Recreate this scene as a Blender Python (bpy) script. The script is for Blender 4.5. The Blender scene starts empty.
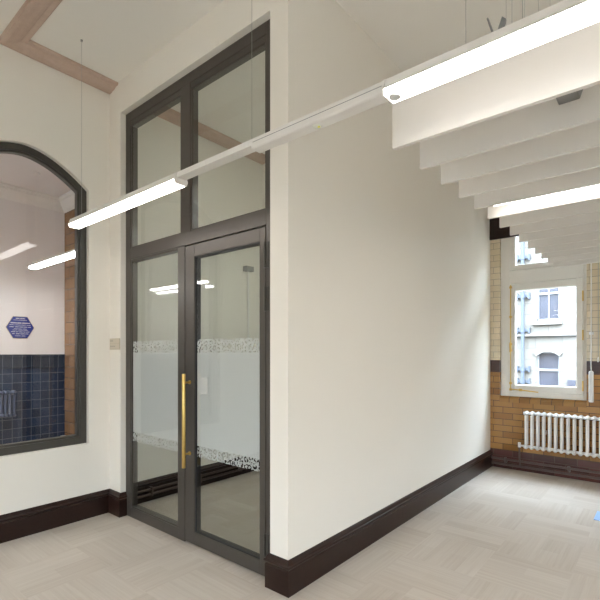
import bpy, bmesh, math, random
from mathutils import Vector
random.seed(7)
PI = math.pi
SC = bpy.context.scene
COL = SC.collection

# ---------------------------------------------------------------- camera, world, sun, exposure
cam_d = bpy.data.cameras.new('camera')
cam = bpy.data.objects.new('camera', cam_d); COL.objects.link(cam)
cam_d.sensor_fit = 'HORIZONTAL'; cam_d.sensor_width = 36.0
cam_d.lens = 441.6 / 600.0 * 36.0
cam_d.shift_y = 52.0 / 600.0
cam_d.clip_start = 0.05; cam_d.clip_end = 200
cam.location = (0, 0, 1.5)
cam.rotation_euler = (PI / 2, 0, math.atan(368 / 441.0))
SC.camera = cam

world = bpy.data.worlds.new('sky'); SC.world = world
world.use_nodes = True
wt = world.node_tree; bg = wt.nodes['Background']       # overcast sky, brighter towards the zenith
tc = wt.nodes.new('ShaderNodeTexCoord'); sx = wt.nodes.new('ShaderNodeSeparateXYZ'); mr = wt.nodes.new('ShaderNodeMapRange')
wt.links.new(tc.outputs['Generated'], sx.inputs[0]); wt.links.new(sx.outputs[2], mr.inputs[0])
mr.inputs[1].default_value = 0.0; mr.inputs[2].default_value = 0.85
mr.inputs[3].default_value = 0.6; mr.inputs[4].default_value = 19.0
wt.links.new(mr.outputs[0], bg.inputs['Strength'])
bg.inputs['Color'].default_value = (0.70, 0.84, 1.0, 1)

SC.view_settings.view_transform = 'Standard'
SC.view_settings.look = 'None'
SC.view_settings.gamma = 1.0
SC.view_settings.use_curve_mapping = False
SC.view_settings.exposure = 1.6
SC.cycles.max_bounces = 14
SC.cycles.diffuse_bounces = 8
SC.cycles.glossy_bounces = 6
SC.cycles.transmission_bounces = 8
SC.cycles.transparent_max_bounces = 16
SC.cycles.sample_clamp_indirect = 6.0
SC.cycles.caustics_reflective = False
SC.cycles.use_denoising = True

LAMP = 3.7           # brightness of the linear LED diffusers
LAMP_COL = (1.0, 0.955, 0.905)

# ---------------------------------------------------------------- materials
class NT:
    def __init__(s, name):
        s.m = bpy.data.materials.new(name); s.m.use_nodes = True
        s.t = s.m.node_tree; s.n = s.t.nodes; s.l = s.t.links
        s.bsdf = s.n['Principled BSDF']; s.out = s.n['Material Output']
    def add(s, kind, **kw):
        nd = s.n.new(kind)
        for k, v in kw.items(): setattr(nd, k, v)
        return nd
    def ln(s, a, b): s.l.new(a, b)
    def val(s, sock, v):
        if hasattr(v, 'is_output') or isinstance(v, bpy.types.NodeSocket): s.ln(v, sock)
        else: sock.default_value = v
    def math(s, op, a, b=0.0, c=None):
        nd = s.add('ShaderNodeMath', operation=op)
        s.val(nd.inputs[0], a); s.val(nd.inputs[1], b)
        if c is not None: s.val(nd.inputs[2], c)
        return nd.outputs[0]
    def mix(s, f, a, b, blend='MIX'):
        nd = s.add('ShaderNodeMix', data_type='RGBA', blend_type=blend)
        s.val(nd.inputs[0], f); s.val(nd.inputs[6], a); s.val(nd.inputs[7], b)
        return nd.outputs[2]
    def coords(s):
        return s.add('ShaderNodeTexCoord').outputs['Object']
    def noise(s, vec, scale, detail=3.0, rough=0.55):
        nd = s.add('ShaderNodeTexNoise'); s.ln(vec, nd.inputs['Vector'])
        nd.inputs['Scale'].default_value = scale; nd.inputs['Detail'].default_value = detail
        nd.inputs['Roughness'].default_value = rough
        return nd.outputs['Fac']
    def mapping(s, vec, loc=(0, 0, 0), rot=(0, 0, 0), scale=(1, 1, 1)):
        nd = s.add('ShaderNodeMapping'); s.ln(vec, nd.inputs['Vector'])
        nd.inputs['Location'].default_value = loc; nd.inputs['Rotation'].default_value = rot
        nd.inputs['Scale'].default_value = scale
        return nd.outputs['Vector']
    def swz(s, vec, order):
        sp = s.add('ShaderNodeSeparateXYZ'); s.ln(vec, sp.inputs[0])
        cb = s.add('ShaderNodeCombineXYZ')
        for i, ch in enumerate(order):
            if ch != '0': s.ln(sp.outputs['XYZ'.index(ch)], cb.inputs[i])
        return cb.outputs[0], sp.outputs
    def bump(s, h, strength=0.2, dist=0.01):
        nd = s.add('ShaderNodeBump'); nd.inputs['Strength'].default_value = strength
        nd.inputs['Distance'].default_value = dist
        s.ln(h, nd.inputs['Height']); s.ln(nd.outputs[0], s.bsdf.inputs['Normal'])
def C4(c): return (c[0], c[1], c[2], 1)

def plain(name, col, rough=0.5, metal=0.0, var=0.06, scale=12.0, bump=0.0, coat=0.0):
    q = NT(name); v = q.coords(); f = q.noise(v, scale)
    lo = tuple(x * (1 - var) for x in col); hi = tuple(min(1, x * (1 + var)) for x in col)
    q.ln(q.mix(f, C4(lo), C4(hi)), q.bsdf.inputs['Base Color'])
    q.bsdf.inputs['Roughness'].default_value = rough
    q.bsdf.inputs['Metallic'].default_value = metal
    if coat: q.bsdf.inputs['Coat Weight'].default_value = coat
    if bump: q.bump(q.noise(v, scale * 15), bump, 0.002)
    return q.m

def wood(name, dark, light, axis=(1, 1, 18), rough=0.35, coat=0.0):
    q = NT(name); v = q.mapping(q.coords(), scale=axis)
    f = q.noise(v, 3.0, 6.0, 0.65)
    q.ln(q.mix(f, C4(dark), C4(light)), q.bsdf.inputs['Base Color'])
    q.bsdf.inputs['Roughness'].default_value = rough; q.bsdf.inputs['Specular IOR Level'].default_value = 0.35
    if coat: q.bsdf.inputs['Coat Weight'].default_value = coat
    q.bump(f, 0.08, 0.003)
    return q.m

def carpet():
    q = NT('carpet_tiles'); v = q.coords()
    T = 0.5
    ch = q.add('ShaderNodeTexChecker'); q.ln(v, ch.inputs['Vector']); ch.inputs['Scale'].default_value = 1 / T
    ch.inputs['Color1'].default_value = (1, 1, 1, 1); ch.inputs['Color2'].default_value = (0, 0, 0, 1)
    sx = q.noise(q.mapping(v, scale=(1.1, 42, 1)), 1.0, 5, 0.7)
    sy = q.noise(q.mapping(v, scale=(42, 1.1, 1)), 1.0, 5, 0.7)
    streak = q.add('ShaderNodeMix', data_type='FLOAT')
    q.ln(ch.outputs['Fac'], streak.inputs[0]); q.ln(sx, streak.inputs[2]); q.ln(sy, streak.inputs[3])
    # plank strips inside each tile
    def planks(rot):
        b = q.add('ShaderNodeTexBrick'); q.ln(q.mapping(v, rot=(0, 0, rot)), b.inputs['Vector'])
        b.offset = 0.5
        b.inputs['Scale'].default_value = 1.0; b.inputs['Brick Width'].default_value = 0.5; b.inputs['Row Height'].default_value = 0.125
        b.inputs['Mortar Size'].default_value = 0.0
        b.inputs['Color1'].default_value = (0, 0, 0, 1); b.inputs['Color2'].default_value = (1, 1, 1, 1)
        return b.outputs['Color']
    pl = q.mix(ch.outputs['Fac'], planks(0), planks(PI / 2))
    f = q.math('ADD', q.math('MULTIPLY', streak.outputs[0], 1.1), q.math('MULTIPLY', pl, 0.34))
    f = q.math('ADD', f, q.math('MULTIPLY', q.noise(v, 1.3), 0.25))
    r = q.add('ShaderNodeMapRange'); q.ln(f, r.inputs[0]); r.inputs[1].default_value = 0.45; r.inputs[2].default_value = 1.2
    q.ln(q.mix(r.outputs[0], (0.44, 0.38, 0.318, 1), (0.56, 0.505, 0.445, 1)), q.bsdf.inputs['Base Color'])
    q.bsdf.inputs['Roughness'].default_value = 0.92
    q.bsdf.inputs['Specular IOR Level'].default_value = 0.2
    q.bump(q.noise(v, 320, 2), 0.25, 0.004)
    return q.m

def glazed_brick(name, order, zones, bw=0.235, rh=0.079, mortar=(0.10, 0.085, 0.07), joint=0.0035, offset=0.5, var=True, rough=0.12):
    """bricks laid over (order) axes; zones = [(z_top, colA, colB)] from the floor upwards"""
    q = NT(name); v = q.coords()
    p, sp = q.swz(v, order)
    b = q.add('ShaderNodeTexBrick'); q.ln(p, b.inputs['Vector']); b.offset = offset
    b.inputs['Scale'].default_value = 1.0; b.inputs['Brick Width'].default_value = bw; b.inputs['Row Height'].default_value = rh
    b.inputs['Mortar Size'].default_value = joint; b.inputs['Mortar Smooth'].default_value = 0.1
    b.inputs['Color1'].default_value = (0, 0, 0, 1); b.inputs['Color2'].default_value = (1, 1, 1, 1); b.inputs['Mortar'].default_value = (0.5, 0.5, 0.5, 1)
    f = q.math('ADD', q.math('MULTIPLY', b.outputs['Color'], 0.75), q.math('MULTIPLY', q.noise(v, 9), 0.3))
    col = None
    zprev = None
    for zt, ca, cb, mo in zones:
        c = q.mix(b.outputs['Fac'], q.mix(f, C4(ca), C4(cb)), C4(mo))
        if col is None: col = c
        else: col = q.mix(q.math('GREATER_THAN', sp[2], zprev), col, c)
        zprev = zt
    q.ln(col, q.bsdf.inputs['Base Color'])
    q.bsdf.inputs['Roughness'].default_value = rough
    inv = q.math('SUBTRACT', 1.0, b.outputs['Fac'])
    q.bump(q.math('ADD', inv, q.math('MULTIPLY', q.noise(v, 14), 0.3)), 0.35, 0.003)
    return q.m

def glass(name, ior=1.7, tint=(0.94, 0.95, 0.947)):
    q = NT(name); q.n.remove(q.bsdf)
    tr = q.add('ShaderNodeBsdfTransparent'); tr.inputs[0].default_value = C4(tint)
    gl = q.add('ShaderNodeBsdfGlossy'); gl.inputs['Roughness'].default_value = 0.004
    fr = q.add('ShaderNodeFresnel'); fr.inputs[0].default_value = ior
    geo = q.add('ShaderNodeNewGeometry')
    front = q.math('SUBTRACT', 1.0, geo.outputs['Backfacing'])
    mx = q.add('ShaderNodeMixShader')
    q.ln(q.math('MULTIPLY', fr.outputs[0], front), mx.inputs[0])
    q.ln(tr.outputs[0], mx.inputs[1]); q.ln(gl.outputs[0], mx.inputs[2]); q.ln(mx.outputs[0], q.out.inputs[0])
    return q.m

def frost(name, ornament=False):
    q = NT(name); q.n.remove(q.bsdf)
    di = q.add('ShaderNodeBsdfDiffuse'); di.inputs[0].default_value = (0.74, 0.745, 0.735, 1)
    tl = q.add('ShaderNodeBsdfTranslucent'); tl.inputs[0].default_value = (0.86, 0.88, 0.87, 1)
    tr = q.add('ShaderNodeBsdfTransparent'); tr.inputs[0].default_value = (1, 1, 1, 1)
    m1 = q.add('ShaderNodeMixShader'); m1.inputs[0].default_value = 0.22
    q.ln(di.outputs[0], m1.inputs[1]); q.ln(tl.outputs[0], m1.inputs[2])
    m2 = q.add('ShaderNodeMixShader')
    q.ln(tr.outputs[0], m2.inputs[1]); q.ln(m1.outputs[0], m2.inputs[2])
    if not ornament:
        m2.inputs[0].default_value = 0.985
    else:
        v = q.coords()
        p, sp = q.swz(v, 'XZ0')
        vo = q.add('ShaderNodeTexVoronoi', voronoi_dimensions='2D', feature='F1')
        q.ln(p, vo.inputs['Vector']); vo.inputs['Scale'].default_value = 21.0
        nz = q.add('ShaderNodeTexNoise'); q.ln(p, nz.inputs['Vector']); nz.inputs['Scale'].default_value = 30.0
        wv = q.add('ShaderNodeVectorMath', operation='MULTIPLY_ADD'); q.ln(nz.outputs['Color'], wv.inputs[0]); wv.inputs[1].default_value = (.035, .035, 0); q.ln(p, wv.inputs[2])
        q.ln(wv.outputs[0], vo.inputs['Vector']); vo.inputs['Randomness'].default_value = 0.55
        rings = q.math('SINE', q.math('MULTIPLY', vo.outputs['Distance'], 14.0))
        e = q.add('ShaderNodeTexVoronoi', voronoi_dimensions='2D', feature='DISTANCE_TO_EDGE')
        q.ln(p, e.inputs['Vector']); e.inputs['Scale'].default_value = 19.0; e.inputs['Randomness'].default_value = 0.55
        k = q.math('MAXIMUM', q.math('GREATER_THAN', rings, 0.15), q.math('LESS_THAN', e.outputs['Distance'], 0.06))
        q.ln(q.math('MULTIPLY', k, 0.9), m2.inputs[0])
    q.ln(m2.outputs[0], q.out.inputs[0])
    return q.m

def emit(name, col, s):
    q = NT(name)
    q.bsdf.inputs['Base Color'].default_value = (0.9, 0.9, 0.9, 1)
    q.bsdf.inputs['Emission Color'].default_value = C4(col); q.bsdf.inputs['Emission Strength'].default_value = s
    return q.m

def stone():
    q = NT('pale_ashlar_stone'); v = q.coords(); p, sp = q.swz(v, 'XZ0')
    b = q.add('ShaderNodeTexBrick'); q.ln(p, b.inputs['Vector']); b.offset = 0.5
    b.inputs['Scale'].default_value = 1.0; b.inputs['Brick Width'].default_value = 0.62; b.inputs['Row Height'].default_value = 0.30
    b.inputs['Mortar Size'].default_value = 0.008
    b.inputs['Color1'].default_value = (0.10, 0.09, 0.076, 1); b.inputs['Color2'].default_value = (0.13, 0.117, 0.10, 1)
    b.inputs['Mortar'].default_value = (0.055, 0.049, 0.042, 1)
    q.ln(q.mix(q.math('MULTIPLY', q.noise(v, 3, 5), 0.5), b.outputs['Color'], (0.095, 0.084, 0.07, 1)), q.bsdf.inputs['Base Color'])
    q.bsdf.inputs['Roughness'].default_value = 0.85
    q.bump(q.noise(v, 25, 4), 0.3, 0.01)
    return q.m

M = {}
M['wall'] = plain('cream_wall_paint', (0.815, 0.778, 0.708), 0.55, var=0.012, scale=2.0, bump=0.03)
M['ceil'] = plain('ceiling_paint', (0.80, 0.77, 0.715), 0.7, var=0.01, scale=1.5)
M['reveal'] = M['wall']
M['white'] = plain('white_enamel', (0.82, 0.815, 0.80), 0.3, var=0.02)
M['baffle'] = plain('white_baffle_board', (0.74, 0.71, 0.67), 0.6, var=0.012, scale=20)
M['winpaint'] = plain('window_paint', (0.82, 0.80, 0.75), 0.35, var=0.03)
M['frame'] = plain('bronze_frame_metal', (0.085, 0.074, 0.064), 0.34, 0.35, var=0.06, scale=30)
M['archframe'] = plain('dark_olive_frame_metal', (0.068, 0.063, 0.054), 0.38, 0.3, var=0.06, scale=30)
M['gasket'] = plain('black_gasket', (0.02, 0.02, 0.022), 0.5)
M['skirting'] = wood('dark_mahogany', (0.010, 0.004, 0.003), (0.030, 0.012, 0.008), (6, 6, 22), 0.30, 0.0)
M['timber'] = wood('pink_grained_timber', (0.45, 0.33, 0.265), (0.60, 0.46, 0.38), (7, 7, 7), 0.55)
M['carpet'] = carpet()
M['glass'] = glass('clear_glass', 1.62)
M['winglass'] = glass('window_glass', 1.45, (0.97, 0.98, 0.98))
M['frost'] = frost('frosted_film')
M['ornament'] = frost('ornamental_film', True)
M['brass'] = plain('brushed_brass', (0.74, 0.52, 0.17), 0.28, 1.0, var=0.12, scale=40)
M['steel'] = plain('steel_wire', (0.42, 0.41, 0.39), 0.35, 0.9)
M['grey'] = plain('grey_plastic', (0.22, 0.22, 0.215), 0.5)
M['track'] = plain('white_aluminium_track', (0.74, 0.71, 0.675), 0.4, var=0.02)
M['diffuser'] = emit('lit_diffuser', LAMP_COL, LAMP)
M['corridor_diffuser'] = emit('lit_corridor_diffuser', (1.0, 0.985, 0.975), LAMP * 4.2)
M['added_lobby_diffuser'] = emit('lit_added_lobby_diffuser', (0.92, 1.0, 0.98), LAMP * 2.3)  # glow of the hidden lamp added to brighten the lobby
M['corridor_paint'] = plain('corridor_white_paint', (0.80, 0.775, 0.785), 0.5, var=0.012, scale=2.0)
M['slate'] = plain('blue_reflection_radiator_tone', (0.11, 0.14, 0.23), 0.35)  # reflected blue put into the radiator's base colour
M['sensor'] = plain('pale_sensor_plastic', (0.62, 0.62, 0.60), 0.4)
M['led'] = plain('led_lens', (0.80, 0.80, 0.72), 0.2)
M['yellow'] = plain('yellow_led_chip', (0.80, 0.72, 0.12), 0.3)
M['pipe'] = plain('brown_painted_pipe', (0.11, 0.075, 0.065), 0.35)
M['sign'] = plain('beige_sign_plate', (0.58, 0.52, 0.42), 0.4, var=0.03)
M['signtext'] = plain('sign_engraving', (0.40, 0.36, 0.29), 0.5)
M['signedge'] = plain('sign_edge', (0.45, 0.40, 0.28), 0.4)
M['plaque'] = plain('blue_enamel', (0.022, 0.045, 0.27), 0.3, var=0.1)
M['lettering'] = plain('white_enamel_lettering', (0.75, 0.76, 0.80), 0.4)
M['notice'] = plain('pale_notice_card', (0.50, 0.515, 0.50), 0.6, var=0.02)
M['bluelid'] = plain('blue_lid_plastic', (0.28, 0.46, 0.72), 0.45, var=0.05)
M['stone'] = stone()
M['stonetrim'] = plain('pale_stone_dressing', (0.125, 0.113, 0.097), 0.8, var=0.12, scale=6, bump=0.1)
M['drain'] = plain('blue_grey_drainpipe', (0.044, 0.053, 0.07), 0.5, var=0.08)
M['darkglass'] = plain('dark_window_glass', (0.030, 0.031, 0.042), 0.3, var=0.4, scale=4)
M['sash'] = plain('white_sash_paint', (0.26, 0.26, 0.26), 0.5)
M['asphalt'] = plain('grey_paving', (0.30, 0.29, 0.28), 0.9, var=0.15, scale=5)
M['brick_window'] = glazed_brick('glazed_wall_brick', 'XZ0', [
    (0.235, (0.05, 0.02, 0.02), (0.15, 0.062, 0.056), (0.11, 0.08, 0.065)),
    (1.238, (0.20, 0.093, 0.024), (0.48, 0.25, 0.08), (0.06, 0.042, 0.03)),
    (1.395, (0.060, 0.026, 0.020), (0.080, 0.036, 0.028), (0.05, 0.025, 0.02)),
    (9, (0.64, 0.54, 0.38), (0.74, 0.64, 0.47), (0.42, 0.36, 0.28))])
M['brick_sill'] = glazed_brick('glazed_sill_brick', 'XY0', [(9, (0.20, 0.095, 0.024), (0.40, 0.205, 0.06), (0.06, 0.042, 0.03))], 0.12, 0.5)
M['brick_end'] = glazed_brick('glazed_buff_brick', 'XZ0', [(9, (0.24, 0.12, 0.05), (0.36, 0.20, 0.095), (0.07, 0.04, 0.025))], 0.30, 0.145)
BL1, BL2, BLM = (0.010, 0.022, 0.055), (0.026, 0.05, 0.11), (0.16, 0.19, 0.24)
M['blue_tile'] = glazed_brick('blue_glazed_tile', 'YZ0', [(9, BL1, BL2, BLM)], 0.105, 0.112, joint=0.0025, offset=0.0, rough=0.08)
M['blue_cap'] = glazed_brick('blue_relief_tile', 'YZ0', [(9, (0.012, 0.022, 0.045), (0.024, 0.04, 0.07), BLM)], 0.105, 0.30, joint=0.002, offset=0.0, rough=0.1)

# ---------------------------------------------------------------- mesh helpers (world coordinates in, one mesh object out)
def worldloc(o):
    v = Vector((0, 0, 0))
    while o is not None: v += o.location; o = o.parent
    return v

class MB:
    def __init__(s): s.bm = bmesh.new()
    def box(s, x0, x1, y0, y1, z0, z1):
        b = s.bm; x0, x1 = sorted((x0, x1)); y0, y1 = sorted((y0, y1)); z0, z1 = sorted((z0, z1))
        v = [b.verts.new(p) for p in ((x0, y0, z0), (x1, y0, z0), (x1, y1, z0), (x0, y1, z0), (x0, y0, z1), (x1, y0, z1), (x1, y1, z1), (x0, y1, z1))]
        for f in ((3, 2, 1, 0), (4, 5, 6, 7), (0, 1, 5, 4), (1, 2, 6, 5), (2, 3, 7, 6), (3, 0, 4, 7)): b.faces.new([v[i] for i in f])
        return s
    def prism(s, pts, axis, a, b_):
        """polygon pts given in the two other axes (in xyz order), run along axis from a to b_"""
        def P(p, t):
            return {'x': (t, p[0], p[1]), 'y': (p[0], t, p[1]), 'z': (p[0], p[1], t)}[axis]
        A = [s.bm.verts.new(P(p, a)) for p in pts]; B = [s.bm.verts.new(P(p, b_)) for p in pts]
        n = len(pts)
        s.bm.faces.new(A); s.bm.faces.new(B[::-1])
        for i in range(n): s.bm.faces.new((A[i], B[i], B[(i + 1) % n], A[(i + 1) % n]))
        return s
    def tube(s, pts, r, n=10, cap=True):
        pts = [Vector(p) for p in pts]; rings = []
        for i, p in enumerate(pts):
            d = (pts[min(i + 1, len(pts) - 1)] - pts[max(i - 1, 0)]).normalized()
            u = d.orthogonal().normalized() if i == 0 else (u - d * u.dot(d)).normalized()
            w = d.cross(u)
            rr = r[i] if isinstance(r, (list, tuple)) else r
            rings.append([s.bm.verts.new(p + (u * math.cos(2 * PI * k / n) + w * math.sin(2 * PI * k / n)) * rr) for k in range(n)])
        for a, b in zip(rings, rings[1:]):
            for k in range(n): s.bm.faces.new((a[k], a[(k + 1) % n], b[(k + 1) % n], b[k]))
        if cap: s.bm.faces.new(rings[0][::-1]); s.bm.faces.new(rings[-1])
        return s
    def sweep(s, path, prof, side=1, z0=0.0):
        """profile (out, z) swept along a plan polyline with mitred corners; side=+1 puts 'out' on the right of travel"""
        pts = [Vector((p[0], p[1])) for p in path]; rings = []
        nrm = []
        for a, b in zip(pts, pts[1:]):
            d = (b - a).normalized(); nrm.append(Vector((d.y, -d.x)) * side)
        for i, p in enumerate(pts):
            if i == 0: m = nrm[0]
            elif i == len(pts) - 1: m = nrm[-1]
            else: m = (nrm[i - 1] + nrm[i]) / (1 + nrm[i - 1].dot(nrm[i]))
            rings.append([s.bm.verts.new((p.x + m.x * o, p.y + m.y * o, z0 + z)) for o, z in prof])
        n = len(prof)
        for a, b in zip(rings, rings[1:]):
            for k in range(n): s.bm.faces.new((a[k], a[(k + 1) % n], b[(k + 1) % n], b[k]))
        s.bm.faces.new(rings[0]); s.bm.faces.new(rings[-1][::-1])
        return s
    def lathe(s, cx, cy, prof, n=20, z0=0):
        rings = [[s.bm.verts.new((cx + r * math.cos(2 * PI * k / n), cy + r * math.sin(2 * PI * k / n), z0 + z)) for k in range(n)] for r, z in prof]
        for a, b in zip(rings, rings[1:]):
            for k in range(n): s.bm.faces.new((a[k], a[(k + 1) % n], b[(k + 1) % n], b[k]))
        s.bm.faces.new(rings[0][::-1]); s.bm.faces.new(rings[-1])
        return s
    def build(s, name, mat, parent=None, bevel=0.0, smooth=False, props=None, seg=2):
        bmesh.ops.recalc_face_normals(s.bm, faces=s.bm.faces)
        off = worldloc(parent)
        bmesh.ops.translate(s.bm, verts=s.bm.verts, vec=-off)
        me = bpy.data.meshes.new(name); s.bm.to_mesh(me); s.bm.free()
        me.materials.append(M[mat] if isinstance(mat, str) else mat)
        o = bpy.data.objects.new(name, me); COL.objects.link(o); o.parent = parent
        if bevel:
            md = o.modifiers.new('bevel', 'BEVEL'); md.width = bevel; md.segments = seg; md.limit_method = 'ANGLE'; md.angle_limit = 0.6
        if smooth:
            for p in me.polygons: p.use_smooth = True
            try: me.set_sharp_from_angle(angle=0.7)
            except Exception: pass
        for k, v in (props or {}).items(): o[k] = v
        return o

def box(name, mat, b, parent=None, bevel=0.0): return MB().box(*b).build(name, mat, parent, bevel)

def thing(name, label, cat, loc, group=None, kind=None):
    o = bpy.data.objects.new(name, None); COL.objects.link(o); o.location = loc; o.empty_display_size = 0.1
    o['label'] = label; o['category'] = cat
    if group: o['group'] = group
    if kind: o['kind'] = kind
    return o
def tag(o, label, cat, group=None, kind=None):
    o['label'] = label; o['category'] = cat
    if group: o['group'] = group
    if kind: o['kind'] = kind
    return o
def struct(o):
    o['kind'] = 'structure'; return o
def recentre(o):
    """move a lone mesh's origin to the middle of its base"""
    vs = [v.co for v in o.data.vertices]
    c = Vector(((min(v.x for v in vs) + max(v.x for v in vs)) / 2, (min(v.y for v in vs) + max(v.y for v in vs)) / 2, min(v.z for v in vs)))
    for v in o.data.vertices: v.co -= c
    o.location += c
    return o
def copy_tree(o, parent=None):
    c = o.copy(); COL.objects.link(c); c.parent = parent
    for ch in list(o.children): copy_tree(ch, c)
    return c

# ---------------------------------------------------------------- the room shell
CEIL = 3.975
XL, XP = -4.04, -1.802          # left wall face, long partition face
YD, YW = 2.045, 6.07           # door wall face, window wall face
XR, YB = 4.2, -3.2

struct(box('floor', 'carpet', (-6.3, XR + .15, YB - .15, YW + .33, -0.12, 0)))
struct(box('ceiling', 'ceil', (-4.20, XR + .15, YB - .15, YW + .33, CEIL, CEIL + 0.15)))

# left wall with an arched opening
AC, AH = 1.345, 0.505          # arch centre, half width (along y)
SILL, SPR, APX = 0.67, 2.965, 3.21
def arch(half, spring, apex, n=24):
    pts = []
    for i in range(n + 1):
        d = -half + 2 * half * i / n
        pts.append((AC + d, apex - (apex - spring) * (abs(d) / half) ** 1.8))
    return pts
def wall_left():
    m = MB()
    x0, x1 = -4.20, XL
    m.box(x0, x1, YB - .15, AC - AH, 0, CEIL)
    m.box(x0, x1, AC + AH, 4.2, 0, CEIL)
    m.box(x0, x1, AC - AH, AC + AH, 0, SILL)
    top = arch(AH, SPR, APX)
    m.prism([(AC + AH, CEIL), (AC - AH, CEIL)] + top, 'x', x0, x1)
    return m.build('wall_left', 'wall')
struct(wall_left())

m = MB()
m.box(XL, -3.84, YD, 2.20, 0, CEIL)
m.box(-3.84, -1.955, YD, 2.20, 3.685, CEIL)
struct(m.build('wall_front', 'wall'))
struct(box('wall_partition', 'wall', (-1.955, XP, YD, YW, 0, CEIL)))
struct(box('wall_lobby', 'wall', (XL, -1.955, 4.08, 4.2, 0, CEIL)))
BW = [(-2.9, -1.3), (.9, 2.6)]  # rear openings added out of view to let in more daylight
m = MB(); xs = [XL] + [v for w in BW for v in w] + [XR]
for i in range(0, len(xs), 2): m.box(xs[i], xs[i + 1], YB - .15, YB, 0, CEIL)
for a, b in BW: m.box(a, b, YB - .15, YB, 0, .9); m.box(a, b, YB - .15, YB, 2.3, CEIL)
struct(m.build('wall_back', 'wall'))
for i, (a, b) in enumerate(BW):
    w = thing('window_%d' % (7 + i), 'added unseen wide white window in the rear wall, %s' % ('behind the tiled corridor side', 'behind the baffles side')[i], 'window', ((a + b) / 2, YB - .07, .9), kind='structure')
    q = MB()
    for x in (a, (a + b) / 2 - .03, b - .06): q.box(x, x + .06, YB - .11, YB - .04, .9, 2.3)
    for z in (.9, 1.57, 2.24): q.box(a, b, YB - .105, YB - .045, z, z + .06)
    q.build('window_frame', 'winpaint', w)
    MB().box(a, b, YB - .076, YB - .07, .9, 2.3).build('window_pane', 'winglass', w)
RW = [(-2.4, -.9), (.6, 2.4)]  # side openings, also added unseen, daylight for the partition and left wall
m = MB()
ys = [YB - .15] + [v for w in RW for v in w] + [YW + .33]
for i in range(0, len(ys), 2): m.box(XR, XR + .15, ys[i], ys[i + 1], 0, CEIL)
for a, b in RW: m.box(XR, XR + .15, a, b, 0, .9); m.box(XR, XR + .15, a, b, 2.2, CEIL)
struct(m.build('wall_right', 'wall'))
for i, (a, b) in enumerate(RW):
    w = thing('window_%d' % (5 + i), 'added unseen tall white sash window in the side wall, %s' % ('by the rear corner', 'nearer the brick wall')[i], 'window', (XR + .07, (a + b) / 2, .9), kind='structure')
    q = MB()
    for y in (a, (a + b) / 2 - .03, b - .06): q.box(XR + .04, XR + .11, y, y + .06, .9, 2.2)
    for z in (.9, 1.52, 2.14): q.box(XR + .045, XR + .105, a, b, z, z + .06)
    q.build('window_frame', 'winpaint', w)
    MB().box(XR + .07, XR + .076, a, b, .9, 2.2).build('window_pane', 'winglass', w)

WINS = [(-1.685, -0.73), (0.60, 1.555), (2.73, 3.685)]
WZ0, WZ1 = 0.93, 3.20
m = MB()
xs = [XP - .19] + [v for w in WINS for v in w] + [XR]
for i in range(0, len(xs), 2): m.box(xs[i], xs[i + 1], YW, YW + .33, 0, CEIL)
for a, b in WINS:
    m.box(a, b, YW, YW + .33, 0, WZ0 - .03); m.box(a, b, YW, YW + .33, WZ1, CEIL)
struct(m.build('wall_window', 'brick_window'))

struct(box('trim_6', 'skirting', (XP, XR, YW - .035, YW, 2.967, 3.29), None, .004))

# skirtings, mitred round the corners
BASE = [(0, 0), (.024, 0), (.024, .150), (.019, .156), (.019, .160), (.028, .166), (.031, .175), (.028, .184), (.020, .188), (.017, .198), (.010, .210), (.004, .215), (0, .215)]
struct(MB().sweep([(XL, YB), (XL, YD), (-3.84, YD), (-3.84, 2.094)], BASE, 1).build('baseboard_left', 'skirting'))
struct(MB().sweep([(-1.955, 2.094), (-1.955, YD), (XP, YD), (XP, YW)], BASE, 1).build('baseboard_partition', 'skirting'))
struct(MB().sweep([(XL, 2.2), (XL, 4.08), (-1.955, 4.08)], BASE, 1).build('baseboard_lobby', 'skirting'))

# timber cornice boards on the ceiling
CORN = [(0, 0), (0, -.050), (.030, -.050), (.055, -.042), (.085, -.038), (.105, -.030), (.118, -.022), (.150, -.022), (.160, -.012), (.160, 0)]
struct(MB().sweep([(XR, 1.15), (XL, 1.15), (XL, YD)], CORN, 1, CEIL).build('trim_1', 'timber'))
struct(MB().sweep([(XL, 2.2), (XL, 4.08)], CORN, 1, CEIL).build('trim_2', 'timber'))

# the corridor behind the arched window
CX, CY, CZ = -6.16, 2.5, 3.5
struct(box('wall_corridor', 'corridor_paint', (CX - .14, CX, YB - .15, CY + .12, 1.47, CZ)))
m = MB(); m.box(CX - .14, CX + .002, YB - .15, CY, 0, 1.296)
struct(m.build('trim_3', 'blue_tile'))
m = MB(); m.box(CX - .14, CX + .012, YB - .15, CY, 1.318, 1.43); m.box(CX - .14, CX + .022, YB - .15, CY, 1.43, 1.47); m.box(CX - .14, CX + .020, YB - .15, CY, 1.296, 1.318)
struct(m.build('trim_4', 'blue_cap', bevel=.004))
struct(box('wall_corridor_end', 'brick_end', (CX, -4.2, CY, CY + .12, 0, 3.34)))
struct(box('wall_corridor_top', 'corridor_paint', (CX, -4.2, CY, CY + .12, 3.34, CZ)))
struct(box('wall_corridor_back', 'corridor_paint', (CX, -4.2, YB - .15, YB, 0, CZ)))
struct(box('ceiling_corridor', 'corridor_paint', (CX - .14, -4.2, YB - .15, CY + .12, CZ, CZ + .12)))
CV = [(0, 0), (0, -.15), (.012, -.15), (.018, -.135), (.04, -.12), (.07, -.09), (.09, -.05), (.105, -.045), (.105, -.03), (.12, -.025), (.12, 0)]
struct(MB().sweep([(CX, YB), (CX, CY), (-4.2, CY)], CV, 1, CZ).build('trim_5', 'white'))

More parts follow.
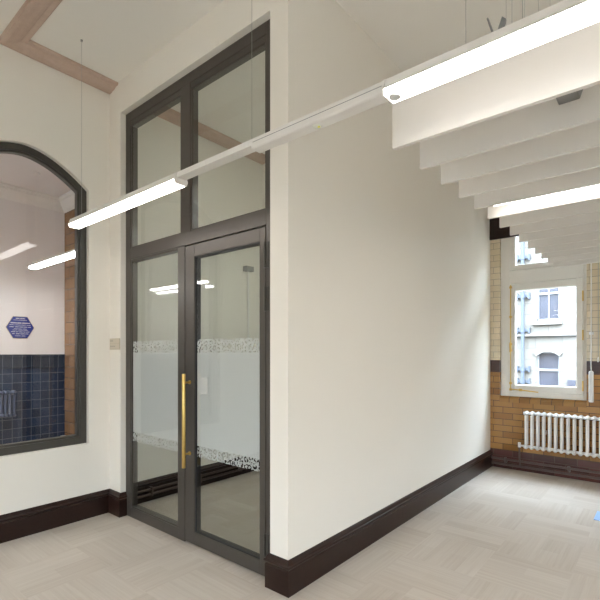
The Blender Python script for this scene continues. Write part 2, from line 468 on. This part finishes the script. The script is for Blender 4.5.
# ---------------------------------------------------------------- arched interior window
def ring(outer, inner, x0, x1, name, mat, parent, bevel=0.0):
    m = MB(); b = m.bm; n = len(outer)
    vs = [[b.verts.new((x, p[0], p[1])) for p in L] for x, L in ((x1, outer), (x1, inner), (x0, inner), (x0, outer))]
    for i in range(n):
        j = (i + 1) % n
        for r in range(4):
            q = (r + 1) % 4
            b.faces.new((vs[r][i], vs[r][j], vs[q][j], vs[q][i]))
    return m.build(name, mat, parent, bevel)
def outline(half, sill, spring, apex): return [(AC - half, sill)] + arch(half, spring, apex) + [(AC + half, sill)]
win = thing('window_1', 'arched interior window with a dark frame looking into the blue tiled corridor', 'window', (-4.1, AC, SILL), kind='structure')
ring(outline(AH, SILL, SPR, APX), outline(AH - .058, SILL + .062, SPR - .014, APX - .056), -4.16, -4.084, 'window_frame', 'archframe', win, .004)
ring(outline(AH - .056, SILL + .06, SPR - .014, APX - .054), outline(AH - .078, SILL + .082, SPR - .019, APX - .074), -4.152, -4.097, 'glazing_bead', 'archframe', win, .002)
MB().prism(outline(AH - .074, SILL + .078, SPR - .018, APX - .070), 'x', -4.140, -4.132).build('window_pane', 'glass', win)

# ---------------------------------------------------------------- glazed bronze door screen
FY0, FY1 = 2.095, 2.16
door = thing('door_1', 'tall bronze framed glazed door screen with frosted bands and a long brass pull handle', 'door', (-2.92, 2.12, 0), kind='structure')
m = MB()
m.box(-3.84, -3.757, FY0, FY1, 0, 3.685); m.box(-2.040, -1.955, FY0, FY1, 0, 3.685)
m.box(-3.757, -2.040, FY0, FY1, 3.60, 3.685)
m.box(-3.757, -2.040, FY0, FY1, 2.340, 2.440)
m.box(-3.757, -3.020 + .0, FY0, FY1, 0, .085)
m.box(-3.023, -2.936, FY0, FY1, 0, 2.34)
m.box(-2.985, -2.862, FY0, FY1, 2.44, 3.60)
m.build('door_frame', 'frame', door, .003)
m = MB()          # stepped inner beads
m.box(-3.757, -2.985, FY0 + .006, FY1, 3.555, 3.60); m.box(-2.862, -2.040, FY0 + .006, FY1, 3.555, 3.60)
m.box(-3.757, -2.985, FY0 + .006, FY1, 2.44, 2.455); m.box(-2.862, -2.040, FY0 + .006, FY1, 2.44, 2.455)
m.box(-3.757, -3.023, FY0 + .006, FY1, .085, .10); m.box(-3.757, -3.023, FY0 + .006, FY1, 2.322, 2.34)
for x in (-3.757, -2.862): m.box(x, x + .015, FY0 + .006, FY1, 2.455, 3.555)
for x in (-2.985, -2.040): m.box(x - .015, x, FY0 + .006, FY1, 2.455, 3.555)
for x in (-3.757, -3.036): m.box(x, x + .013, FY0 + .006, FY1, .10, 2.322)
m.build('glazing_bead', 'frame', door, .002)
PY0, PY1 = 2.108, 2.114
MB().box(-3.75, -2.99, PY0, PY1, 2.45, 3.56).build('top_pane', 'glass', door)
MB().box(-2.857, -2.045, PY0, PY1, 2.45, 3.56).build('top_pane', 'glass', door)
side = MB().box(-3.75, -3.03, PY0, PY1, .09, 2.33).build('side_pane', 'glass', door)
FILM = [(0.775, 1.495, 'frost', 'frosted_film'), (1.495, 1.597, 'ornament', 'ornament_band'), (0.690, 0.775, 'ornament', 'ornament_band')]
for za, zb, mt, nm in FILM: MB().box(-3.744, -3.036, PY1 + .001, PY1 + .0018, za, zb).build(nm, mt, side)
MB().prism([(2.118, .10), (2.121, .10), (2.154, 2.32), (2.151, 2.32)], 'x', -3.746, -3.034).build('inner_pane', 'glass', side)
leaf_m = MB()
leaf_m.box(-2.928, -2.812, FY0, FY1 - .005, .012, 2.330); leaf_m.box(-2.098, -2.046, FY0, FY1 - .005, .012, 2.330)
leaf_m.box(-2.812, -2.098, FY0, FY1 - .005, .012, .108); leaf_m.box(-2.812, -2.098, FY0, FY1 - .005, 2.238, 2.330)
leaf = leaf_m.build('door_leaf', 'frame', door, .003)
m = MB()
for a, b, c, d in ((-2.812, -2.802, .108, 2.238), (-2.106, -2.098, .108, 2.238), (-2.802, -2.106, .108, .116), (-2.802, -2.106, 2.230, 2.238)): m.box(a, b, FY0 + .006, FY1 - .01, c, d)
m.build('leaf_gasket', 'gasket', leaf)
MB().box(-2.807, -2.102, PY0, PY1, .112, 2.234).build('leaf_pane', 'glass', leaf)
for za, zb, mt, nm in FILM: MB().box(-2.801, -2.107, PY1 + .001, PY1 + .0018, za, zb).build(nm, mt, leaf)
MB().prism([(2.118, .115), (2.121, .115), (2.153, 2.23), (2.150, 2.23)], 'x', -2.805, -2.104).build('inner_pane', 'glass', leaf)
MB().box(-2.775, -2.66, PY0 - .0022, PY0 - .0006, 1.18, 1.305).build('notice', 'notice', leaf)
hd = MB()
hx, hy = -2.867, 2.038
hd.tube([(hx, hy, .606), (hx, hy, .61), (hx, hy, 1.327), (hx, hy, 1.331)], [.0125, .0145, .0145, .0125], 16)
for hz in (.71, 1.264):
    hd.tube([(hx, hy, hz), (hx, FY0 - .006, hz)], .008, 12); hd.tube([(hx, FY0 - .006, hz), (hx, FY0, hz)], .015, 14)
hd.build('pull_handle', 'brass', leaf, smooth=True, props={'label': 'long round brass pull handle'})
for za, zb in ((2.055, 2.225), (1.77, 1.93), (.16, .30)):
    h = MB(); h.box(-2.052, -2.012, FY0 - .006, FY0 + .004, za, zb)
    h.tube([(-2.043, FY0 - .008, za), (-2.043, FY0 - .008, zb)], .009, 10)
    h.build('door_hinge', 'archframe', leaf, .001)

# ---------------------------------------------------------------- white painted casement windows in the brick wall
def street_window(n, a, b, label):
    y0, y1 = YW + .05, YW + .15
    w = thing('window_%d' % n, label, 'window', ((a + b) / 2, YW + .1, WZ0), kind='structure')
    m = MB()
    m.box(a, a + .113, y0, y1, WZ0, WZ1); m.box(b - .04, b, y0, y1, WZ0, WZ1)
    m.box(a + .113, b - .04, y0, y1, WZ0, .995); m.box(a + .113, b - .04, y0, y1, 2.375, 2.545); m.box(a + .113, b - .04, y0, y1, 3.155, WZ1)
    m.box(a, b, y1 - .02, YW + .33, WZ1 - .02, WZ1)
    m.build('window_frame', 'winpaint', w, .006)
    def sash(z0, z1, nm, br, bt):
        s0, s1 = a + .115, b - .042
        q = MB()
        q.box(s0, s0 + .062, y0 - .012, y1 - .03, z0, z1); q.box(s1 - .066, s1, y0 - .012, y1 - .03, z0, z1)
        q.box(s0 + .062, s1 - .066, y0 - .012, y1 - .03, z0, z0 + br); q.box(s0 + .062, s1 - .066, y0 - .012, y1 - .03, z1 - bt, z1)
        f = q.build(nm, 'winpaint', w, .006)
        MB().box(s0 + .058, s1 - .062, y0 + .03, y0 + .036, z0 + br - .004, z1 - bt + .004).build('window_pane', 'winglass', f)
        return f
    lo = sash(.998, 2.372, 'casement', .085, .088)
    sash(2.548, 3.153, 'fanlight', .062, .05)
    if n == 2:
        q = MB(); x = a + .127; y = y0 - .028      # long brass bolt with keeps and a bottom stay
        q.tube([(x, y, 1.02), (x, y, 2.36)], .0065, 10)
        for z in (1.02, 1.10, 1.52, 1.60, 1.95, 2.33): q.box(x - .014, x + .014, y - .008, y + .018, z - .014, z + .014)
        q.tube([(x, y - .012, 1.50), (x, y - .012, 1.62)], .013, 10)
        q.build('espagnolette_bolt', 'brass', lo, smooth=True)
        q = MB(); q.tube([(x, y, 1.022), (x + .12, y - .005, 1.018), (x + .32, y, 1.0)], .007, 8); q.box(x + .10, x + .135, y - .012, y + .016, 1.005, 1.035)
        q.build('casement_stay', 'brass', lo)
        for z in (2.16, 1.70, 1.10):
            MB().tube([(b - .041, y0 - .018, z - .06), (b - .041, y0 - .018, z + .06)], .008, 10).build('casement_hinge', 'brass', lo)
    m = MB()       # glazed brick sill sloping into the room
    m.prism([(YW - .012, WZ0 - .075), (YW + .33, WZ0 - .075), (YW + .33, WZ0), (YW + .05, WZ0), (YW - .012, WZ0 - .03)], 'x', a, b)
    m.build('window_sill', 'brick_sill', w)
    return w
street_window(2, *WINS[0], 'cream painted casement window above the white column radiator')
street_window(3, *WINS[1], 'cream painted casement window in the middle of the brick wall')
street_window(4, *WINS[2], 'cream painted casement window by the far end of the brick wall')

# ---------------------------------------------------------------- column radiators
def radiator(name, label, x0, n, pitch, yc, z0, z1, along='x', paint='white'):
    """tubular column radiator; along y when it hangs on the corridor wall"""
    r = thing(name, label, 'radiator', (x0, yc, z0) if along == 'x' else (yc, x0, z0))
    def P(u, v, z): return (u, v, z) if along == 'x' else (v, u, z)
    for i in range(n):
        u = x0 + i * pitch
        q = MB()
        for dv in (-.032, .032): q.tube([P(u, yc + dv, z0 + .04), P(u, yc + dv, z1 - .04)], .0145, 12)
        for z in (z0, z1):
            s = 1 if z == z0 else -1
            q.tube([P(u, yc - .052, z + s * .022), P(u, yc - .035, z + s * .012), P(u, yc + .035, z + s * .012), P(u, yc + .052, z + s * .022)], [.012, .022, .022, .012], 12)
            q.tube([P(u - pitch / 2 - .001, yc, z + s * .018), P(u + pitch / 2 + .001, yc, z + s * .018)], .017, 12)
        q.build('radiator_section', paint, r, smooth=True)
    return r
rad = radiator('column_radiator', 'white column radiator under the casement window on the brown brick wall', -1.345, 18, .0635, 5.97, .318, .762)
m = MB()
m.tube([(-1.378, 5.97, .338), (-1.425, 5.97, .338)], .011, 10); m.tube([(-1.425, 5.97, .315), (-1.425, 5.97, .375)], .017, 12)
m.build('radiator_valve', 'white', rad, smooth=True)
for x in (-1.15, -.45):
    MB().box(x - .012, x + .012, 5.96, YW, .50, .54).build('wall_bracket', 'white', rad)
cr = radiator('corridor_radiator', 'column radiator, blue reflection put in its colour, on the blue tiles seen through the arched window', 1.15, 17, .045, CX + .10, .73, 1.03, 'y', 'slate')
for u in (1.3, 1.75): MB().box(CX + .012, CX + .10, u - .01, u + .01, .86, .90).build('wall_bracket', 'white', cr)

hp = thing('heating_pipes', 'pair of brown heating pipes along the foot of the brick wall', 'pipe', (1.0, 6.03, .04))
for z in (.062, .128):
    MB().tube([(XP + .03, 6.02, z), (XR - .25, 6.02, z)], .0135, 12).build('pipe_run', 'pipe', hp, smooth=True)
MB().tube([(-1.425, 6.02, .062), (-1.425, 6.005, .12), (-1.425, 5.975, .16), (-1.425, 5.97, .315)], .0095, 12).build('riser', 'pipe', hp, smooth=True)
for x in (-1.6, -.9, 0.2, 1.3, 2.6):
    q = MB(); q.box(x - .01, x + .01, 6.0, YW - .001, .085, .105); q.tube([(x, 6.02, .105), (x, 6.02, .15)], .016, 8)
    q.build('pipe_clip', 'pipe', hp)
vp = thing('lobby_pipes', 'pair of dark pipes clipped along the skirting behind the glass doors', 'pipe', (XL + .06, 3.1, .05))
for z in (.075, .125):
    MB().tube([(XL + .055, 2.23, z), (XL + .055, 4.03, z)], .012, 10).build('pipe_run', 'pipe', vp, smooth=True)
for y in (2.45, 3.05, 3.65):
    MB().box(XL + .024, XL + .072, y - .012, y + .012, .055, .145).build('pipe_clip', 'pipe', vp, .002)
wp = thing('lobby_riser', 'thin white riser pipe on the lobby wall behind the door glass', 'pipe', (XL + .03, 3.8, .22))
MB().tube([(XL + .035, 3.8, .216), (XL + .035, 3.8, 2.56)], .012, 12).build('pipe_run', 'white', wp, smooth=True)
MB().box(XL, XL + .07, 3.74, 3.86, 2.50, 2.56).build('wall_bracket', 'grey', wp)

# ---------------------------------------------------------------- pull rod and cord beside the window
rod = thing('window_pull_rod', 'white pull rod with a thick grip hanging beside the casement window', 'pull rod', (-.68, 6.0, .93))
MB().tube([(-.68, 6.02, 1.27), (-.68, 6.02, 2.60), (-.688, 6.02, 2.655), (-.71, 6.03, 2.69), (-.745, 6.07, 2.70)], .0055, 10).build('rod', 'white', rod, smooth=True)
MB().tube([(-.68, 6.02, .925), (-.68, 6.02, .935), (-.68, 6.02, 1.27), (-.68, 6.02, 1.285)], [.020, .025, .025, .012], 16).build('grip', 'white', rod, smooth=True)
MB().box(-.70, -.66, 6.02, YW, 1.70, 1.73).build('wall_bracket', 'white', rod)
cord = thing('blind_cord', 'thin white cord with a small bobbin beside the pull rod', 'cord', (-.615, 6.04, 1.38))
MB().tube([(-.615, 6.045, 1.43), (-.615, 6.045, 2.70)], .003, 8).build('cord', 'steel', cord)
MB().tube([(-.615, 6.045, 1.385), (-.615, 6.045, 1.395), (-.615, 6.045, 1.43), (-.615, 6.045, 1.445)], [.006, .011, .010, .004], 10).build('bobbin', 'white', cord, smooth=True)
MB().box(-.63, -.60, 6.03, YW, 2.69, 2.73).build('cord_bracket', 'white', cord)

# ---------------------------------------------------------------- suspended linear lights
TZ = 2.573
def lit(parent, xa, xb, y, sensor=None):
    q = MB()
    q.prism([(y - .030, TZ), (y + .030, TZ), (y + .034, TZ - .028), (y + .046, TZ - .044), (y - .046, TZ - .044), (y - .034, TZ - .030)], 'x', xa, xb)
    h = q.build('lamp_housing', 'track', parent)
    q = MB()
    q.prism([(y - .043, TZ - .044), (y + .043, TZ - .044), (y + .046, TZ - .049), (y + .037, TZ - .066), (y - .037, TZ - .066), (y - .046, TZ - .049)], 'x', xa + .006, xb - .006)
    q.build('diffuser', 'diffuser', h)
    for x0, x1 in ((xa - .003, xa + .006), (xb - .006, xb + .003)):
        q = MB(); q.prism([(y - .032, TZ + .001), (y + .032, TZ + .001), (y + .048, TZ - .045), (y + .039, TZ - .068), (y - .039, TZ - .068), (y - .048, TZ - .045)], 'x', x0, x1)
        q.build('end_cap', 'track', h)
    if sensor is not None:
        q = MB(); q.lathe(sensor, y - .008, [(.013, .0), (.022, .002), (.024, .006), (.024, .012)], 20, TZ - .076)
        q.build('presence_sensor', 'sensor', h, smooth=True)
def pendant(name, label, x0, x1, y, segs, wires, module=None, group=None, sensor=None, plain_runs=()):
    t = thing(name, label, 'light', ((x0 + x1) / 2, y, TZ), group)
    for a, b in plain_runs:
        q = MB(); q.prism([(y - .028, TZ), (y + .028, TZ), (y + .031, TZ - .012), (y + .031, TZ - .034), (y - .031, TZ - .034), (y - .031, TZ - .012)], 'x', a, b)
        q.build('track', 'track', t, .0015)
    for k, (a, b) in enumerate(segs): lit(t, a, b, y, sensor if k == 1 else None)
    if module:
        a, b, led = module
        q = MB(); q.prism([(y - .034, TZ - .022), (y + .034, TZ - .022), (y + .034, TZ - .048), (y + .028, TZ - .054), (y - .028, TZ - .054), (y - .034, TZ - .048)], 'x', a, b)
        mo = q.build('gear_cover', 'track', t, .001)
        q = MB(); q.box(a + .01, b, y - .0346, y - .032, TZ - .0235, TZ - .021); q.build('cover_joint', 'grey', mo)
        q = MB(); q.lathe(led, y, [(.010, 0), (.020, .002), (.022, .006)], 20, TZ - .060); e = q.build('emergency_lens', 'led', mo, smooth=True)
        q = MB(); q.box(led + .006, led + .016, y - .006, y + .004, TZ - .0625, TZ - .058); q.build('led_chip', 'yellow', mo)
    for x in wires:
        q = MB(); q.tube([(x, y, TZ - .004), (x, y, CEIL)], .0011, 6); q.tube([(x, y, CEIL - .012), (x, y, CEIL)], .009, 10); q.tube([(x, y, TZ - .002), (x, y, TZ + .018)], .004, 8)
        q.build('suspension_wire', 'steel', t)
    return t
L1 = pendant('linear_pendant_light', 'long suspended strip light crossing in front of the glass doors', -3.71, 3.6, 1.58,
        [(-3.707, -2.25), (-.862, 1.45), (2.2, 3.6)], [-3.575, -1.64, -.552, .9, 3.0], group='suspended strip lights', module=(-1.61, -.868, -1.218), sensor=-.826,
        plain_runs=[(-2.245, -.867), (1.456, 2.195)])
for x in (-.405, -.372):
    q = MB(); q.tube([(x, 1.60, TZ - .004), (x, 1.60, CEIL)], .001, 6); q.build('power_flex', 'steel', L1)
pendant('linear_pendant_light', 'strip light glowing between the fifth and sixth white baffles', -.93, 3.6, 3.17, [(-.93, 1.4), (1.42, 3.6)], [-.3, 1.2, 3.0], group='suspended strip lights')
pendant('linear_pendant_light', 'added unseen strip light across the middle of the room', -3.6, 3.6, 0.0, [(-3.6, -1.3), (-1.28, 1.0), (1.02, 3.6)], [-3.2, -.2, 3.0], group='suspended strip lights')  # added overhead out of view to raise the room's ambient light
pendant('linear_pendant_light', 'added unseen strip light over the rear half of the room', -3.6, 3.6, -1.6, [(-3.6, -1.3), (-1.28, 1.0), (1.02, 3.6)], [-3.2, -.2, 3.0], group='suspended strip lights')  # second added row, unseen behind the camera, for more fill

def corridor_light(label, x0, x1, y, z):
    t = thing('corridor_pendant_light', label, 'light', ((x0 + x1) / 2, y, z), 'strip lights in the tiled corridor')
    q = MB(); q.prism([(y - .03, z + .05), (y + .03, z + .05), (y + .045, z + .02), (y - .045, z + .02)], 'x', x0, x1); q.build('lamp_housing', 'track', t)
    q = MB(); q.prism([(y - .045, z + .02), (y + .045, z + .02), (y + .036, z), (y - .036, z)], 'x', x0 + .004, x1 - .004); q.build('diffuser', 'corridor_diffuser', t)
    for x in (x0 + .12, x1 - .12):
        q = MB(); q.tube([(x, y, z + .046), (x, y, CZ)], .0016, 6); q.lathe(x, y, [(.03, 0), (.035, .012), (.035, .025)], 16, CZ - .025); q.build('suspension_wire', 'white', t)
    return t
corridor_light('corridor strip light nearer the buff brick end wall', -5.53, -4.28, 1.90, 2.44)
corridor_light('corridor strip light mirrored faintly in the door glass', -5.75, -4.5, .67, 2.385)
corridor_light('added unseen corridor strip light farthest from the buff brick end wall', -5.75, -4.5, -1.3, 2.385)  # added out of sight to brighten the corridor walls
t = thing('added_lobby_light', 'added hidden strip light inside the lobby behind the glass doors', 'light', (-2.3, 3.3, 2.9))  # added lamp, kept out of sight, to lift the dark lobby
q = MB(); q.box(-2.365, -2.235, 2.59, 3.95, 2.93, 2.98); q.build('lamp_housing', 'track', t)
q = MB(); q.box(-2.36, -2.24, 2.6, 3.94, 2.91, 2.93); q.build('diffuser', 'added_lobby_diffuser', t)
for y in (2.9, 3.7): q = MB(); q.tube([(-2.3, y, 2.97), (-2.3, y, CEIL)], .0015, 6); q.build('suspension_wire', 'steel', t)

# little metal clip lying on the track
q = MB()
cy = 1.62
for pts in (((-.462, TZ+.001), (-.487, 2.662), (-.482, 2.664), (-.456, TZ + .004)), ((-.462, TZ+.001), (-.436, 2.645), (-.424, 2.632), (-.436, TZ + .01))):
    q.prism([(p[0], p[1]) for p in pts], 'y', cy - .022, cy - .012)
q.box(-.47, -.425, cy - .045, cy - .008, TZ + .0005, TZ + .008)
tag(recentre(q.build('wire_clip', 'grey', None)), 'small grey V shaped metal clip standing on the lit strip light', 'clip')

# ---------------------------------------------------------------- hanging ceiling baffles
BZ0, BH, BT = 2.459, 0.255, 0.022
BX0, BX1 = -1.0, 3.4
ratios = [1.889, 2.186, 2.465, 2.745, 3.030, 3.315, 3.605, 3.895, 4.19, 4.50, 4.79, 5.07, 5.385, 5.68]
words = ['first', 'second', 'third', 'fourth', 'fifth', 'sixth', 'seventh', 'eighth', 'ninth', 'tenth', 'eleventh', 'twelfth', 'thirteenth', 'fourteenth']
q = MB(); q.box(BX0, BX1, -BT / 2, BT / 2, 0, BH)
proto = thing('ceiling_baffle', '', 'baffle', (0, 0, 0), 'white acoustic baffles hung in rows')
q.build('baffle_board', 'baffle', proto, .0015)
for x in (BX0 + .5, 1.2, BX1 - .5):
    q = MB(); q.tube([(x, 0, BH - .01), (x, 0, CEIL - BZ0)], .0008, 6); q.build('suspension_wire', 'steel', proto)
for i, y in enumerate(ratios):
    b = proto if i == 0 else copy_tree(proto)
    b.location = (0, y, BZ0)
    if i == 0: b['label'] = 'first and largest looking white hanging baffle, directly behind the lit strip light'
    elif i == 13: b['label'] = 'last white hanging baffle, closest to the brick window wall'
    else: b['label'] = '%s white hanging baffle counted from the long strip light towards the window' % words[i]

q = MB(); yb = ratios[1] - BT / 2
q.prism([(-.362, 2.562), (-.285, 2.562), (-.272, 2.60), (-.375, 2.60)], 'y', yb - .085, yb)
tag(recentre(q.build('grey_sensor_block', 'grey', None, .003)), 'small grey block fixed to the face of the second baffle', 'sensor')

# ---------------------------------------------------------------- signs
t = thing('room_sign', 'small beige two panel sign beside the glass doors', 'sign', (-3.93, YD - .004, 1.52))
MB().box(-4.032, -3.846, YD - .004, YD, 1.523, 1.625).build('back_plate', 'signedge', t)
MB().box(-4.027, -3.851, YD - .007, YD - .004, 1.580, 1.621).build('upper_panel', 'sign', t, .001)
MB().box(-4.027, -3.851, YD - .007, YD - .004, 1.530, 1.577).build('lower_panel', 'sign', t, .001)
q = MB()
def strokes(q, x, z, ws, h, y):
    for w in ws: q.box(x, x + w, y - .0006, y + .0002, z, z + h); x += w + .003
strokes(q, -4.018, 1.596, (.006, .007, .005, .009, .006, .007), .015, YD - .007)
q.build('upper_lettering', 'signtext', t)
q = MB(); strokes(q, -4.018, 1.546, (.006, .008, .005, .009, .006, .008, .006, .007, .005, .006), .013, YD - .007)
q.build('lower_lettering', 'signtext', t)

t = thing('hexagonal_plaque', 'blue hexagonal enamel plaque with white lettering above the blue tiles', 'plaque', (CX + .01, 1.975, 1.80))
R = .157
hexa = lambda r: [(1.975 + r * math.cos(PI / 3 * k), 1.803 + r * math.sin(PI / 3 * k)) for k in range(6)]
q = MB(); q.prism(hexa(R), 'x', CX, CX + .012); q.build('rim', 'signedge', t, .002)
q = MB(); q.prism(hexa(R * .965), 'x', CX + .004, CX + .0145); q.build('plaque_face', 'plaque', t, .002)
q = MB()
rows = [(.112, .10, 2, .013), (.090, .15, 1, .006), (.055, .215, 2, .014), (.030, .235, 4, .007), (.006, .235, 5, .009), (-.018, .14, 3, .007), (-.033, .17, 3, .006), (-.054, .20, 5, .009), (-.078, .18, 4, .009), (-.104, .11, 2, .007)]
rr = random.Random(3)
for dz, w, n, h in rows:       # rows of tiny words
    y = 1.975 - w / 2
    ws = [rr.uniform(.6, 1.4) for _ in range(n)]; k = (w - .008 * (n - 1)) / sum(ws)
    for u in ws:
        yy = y
        while yy < y + u * k - .004:
            cw = rr.uniform(.004, .007); q.box(CX + .014, CX + .0155, yy, min(yy + cw, y + u * k), 1.803 + dz - h / 2, 1.803 + dz + h / 2 * rr.uniform(.5, 1)); yy += cw + .0016
        y += u * k + .008
q.build('lettering', 'lettering', t)

# white ledge on the corridor end wall
tag(recentre(box('corridor_ledge', 'white', (CX + .02, -5.3, CY - .06, CY, .345, .40), None, .004)), 'short white ledge at the foot of the buff brick corridor wall', 'ledge')

# ---------------------------------------------------------------- blue floor box lid at the edge of the daylight
t = thing('floor_box', 'pale blue floor box lid lying in the carpet near the window', 'floor box', (-.37, 4.84, 0))
MB().box(-.515, -.235, 4.71, 4.975, 0, .007).build('lid', 'bluelid', t, .003)
q = MB(); q.tube([(-.42 + .035 * math.cos(a * PI / 8), 4.90 + .035 * math.sin(a * PI / 8), .008) for a in range(17)], .003, 6); q.build('lifting_ring', 'drain', t)

# ---------------------------------------------------------------- the street outside
struct(box('ground', 'asphalt', (-30, 30, 6.42, 40, -5.2, -5.0)))
FY = 13.0
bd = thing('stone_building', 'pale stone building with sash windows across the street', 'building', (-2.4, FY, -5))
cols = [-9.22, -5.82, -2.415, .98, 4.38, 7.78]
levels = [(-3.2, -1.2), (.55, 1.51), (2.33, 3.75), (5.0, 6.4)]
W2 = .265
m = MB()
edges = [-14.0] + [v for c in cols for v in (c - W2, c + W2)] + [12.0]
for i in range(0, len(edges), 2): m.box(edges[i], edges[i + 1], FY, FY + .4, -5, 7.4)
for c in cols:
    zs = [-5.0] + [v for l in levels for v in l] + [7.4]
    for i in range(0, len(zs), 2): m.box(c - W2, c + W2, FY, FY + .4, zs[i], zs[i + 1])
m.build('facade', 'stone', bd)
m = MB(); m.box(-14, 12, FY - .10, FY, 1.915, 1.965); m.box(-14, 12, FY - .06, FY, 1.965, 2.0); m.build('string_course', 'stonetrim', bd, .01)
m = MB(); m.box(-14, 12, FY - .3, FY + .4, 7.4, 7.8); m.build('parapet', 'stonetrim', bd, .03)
for c in cols:
    for k, (a, b) in enumerate(levels):
        q = MB()
        q.box(c - W2, c - W2 + .035, FY + .08, FY + .16, a, b); q.box(c + W2 - .035, c + W2, FY + .08, FY + .16, a, b)
        q.box(c - W2, c + W2, FY + .08, FY + .16, a, a + .04); q.box(c - W2, c + W2, FY + .08, FY + .16, b - .04, b)
        mid = a + (b - a) * .5
        q.box(c - W2, c + W2, FY + .07, FY + .17, mid - .025, mid + .025)
        if k != 1: q.box(c - .012, c + .012, FY + .09, FY + .15, a, b)
        f = q.build('sash_window', 'sash', bd)
        MB().box(c - W2, c + W2, FY + .12, FY + .13, a, b).build('sash_pane', 'darkglass', f)
        q = MB(); q.box(c - W2 - .10, c + W2 + .06, FY - .09, FY + .10, a - .12, a - .02); q.build('window_sill', 'stonetrim', bd, .01)
        if k == 1:
            q = MB(); n = 10; ip, op = [], []
            for i in range(n + 1):
                d = -1 + 2 * i / n
                ip.append((c + d * W2, b - .12 * d * d)); op.append((c + d * (W2 + .08), b + .11 - .13 * d * d))
            q.prism(ip + op[::-1], 'y', FY - .06, FY + .08)
            q.prism([(c - W2, b + .005)] + ip + [(c + W2, b + .005)], 'y', FY + .02, FY + .09)
            q.build('window_hood', 'stonetrim', bd)
dp = MB().tube([(-2.995, FY - .12, -5), (-2.995, FY - .12, 7.4)], .043, 14).build('drainpipe', 'drain', bd, smooth=True)
for z in (-3.0, -1.0, .719, 1.042, 2.079, 2.995, 4.032, 6.0):
    q = MB(); q.tube([(-2.995, FY - .12, z - .06), (-2.995, FY - .12, z + .06)], .056, 14); q.box(-3.14, -2.85, FY - .09, FY, z - .035, z + .035)
    for dx in (-.145, .145): q.box(-2.995 + dx - .02, -2.995 + dx + .02, FY - .10, FY, z - .08, z + .08)
    q.build('pipe_bracket', 'drain', dp)
MB().box(-1.97, -1.80, FY - .06, FY, .64, .79).build('vent_box', 'darkglass', bd)
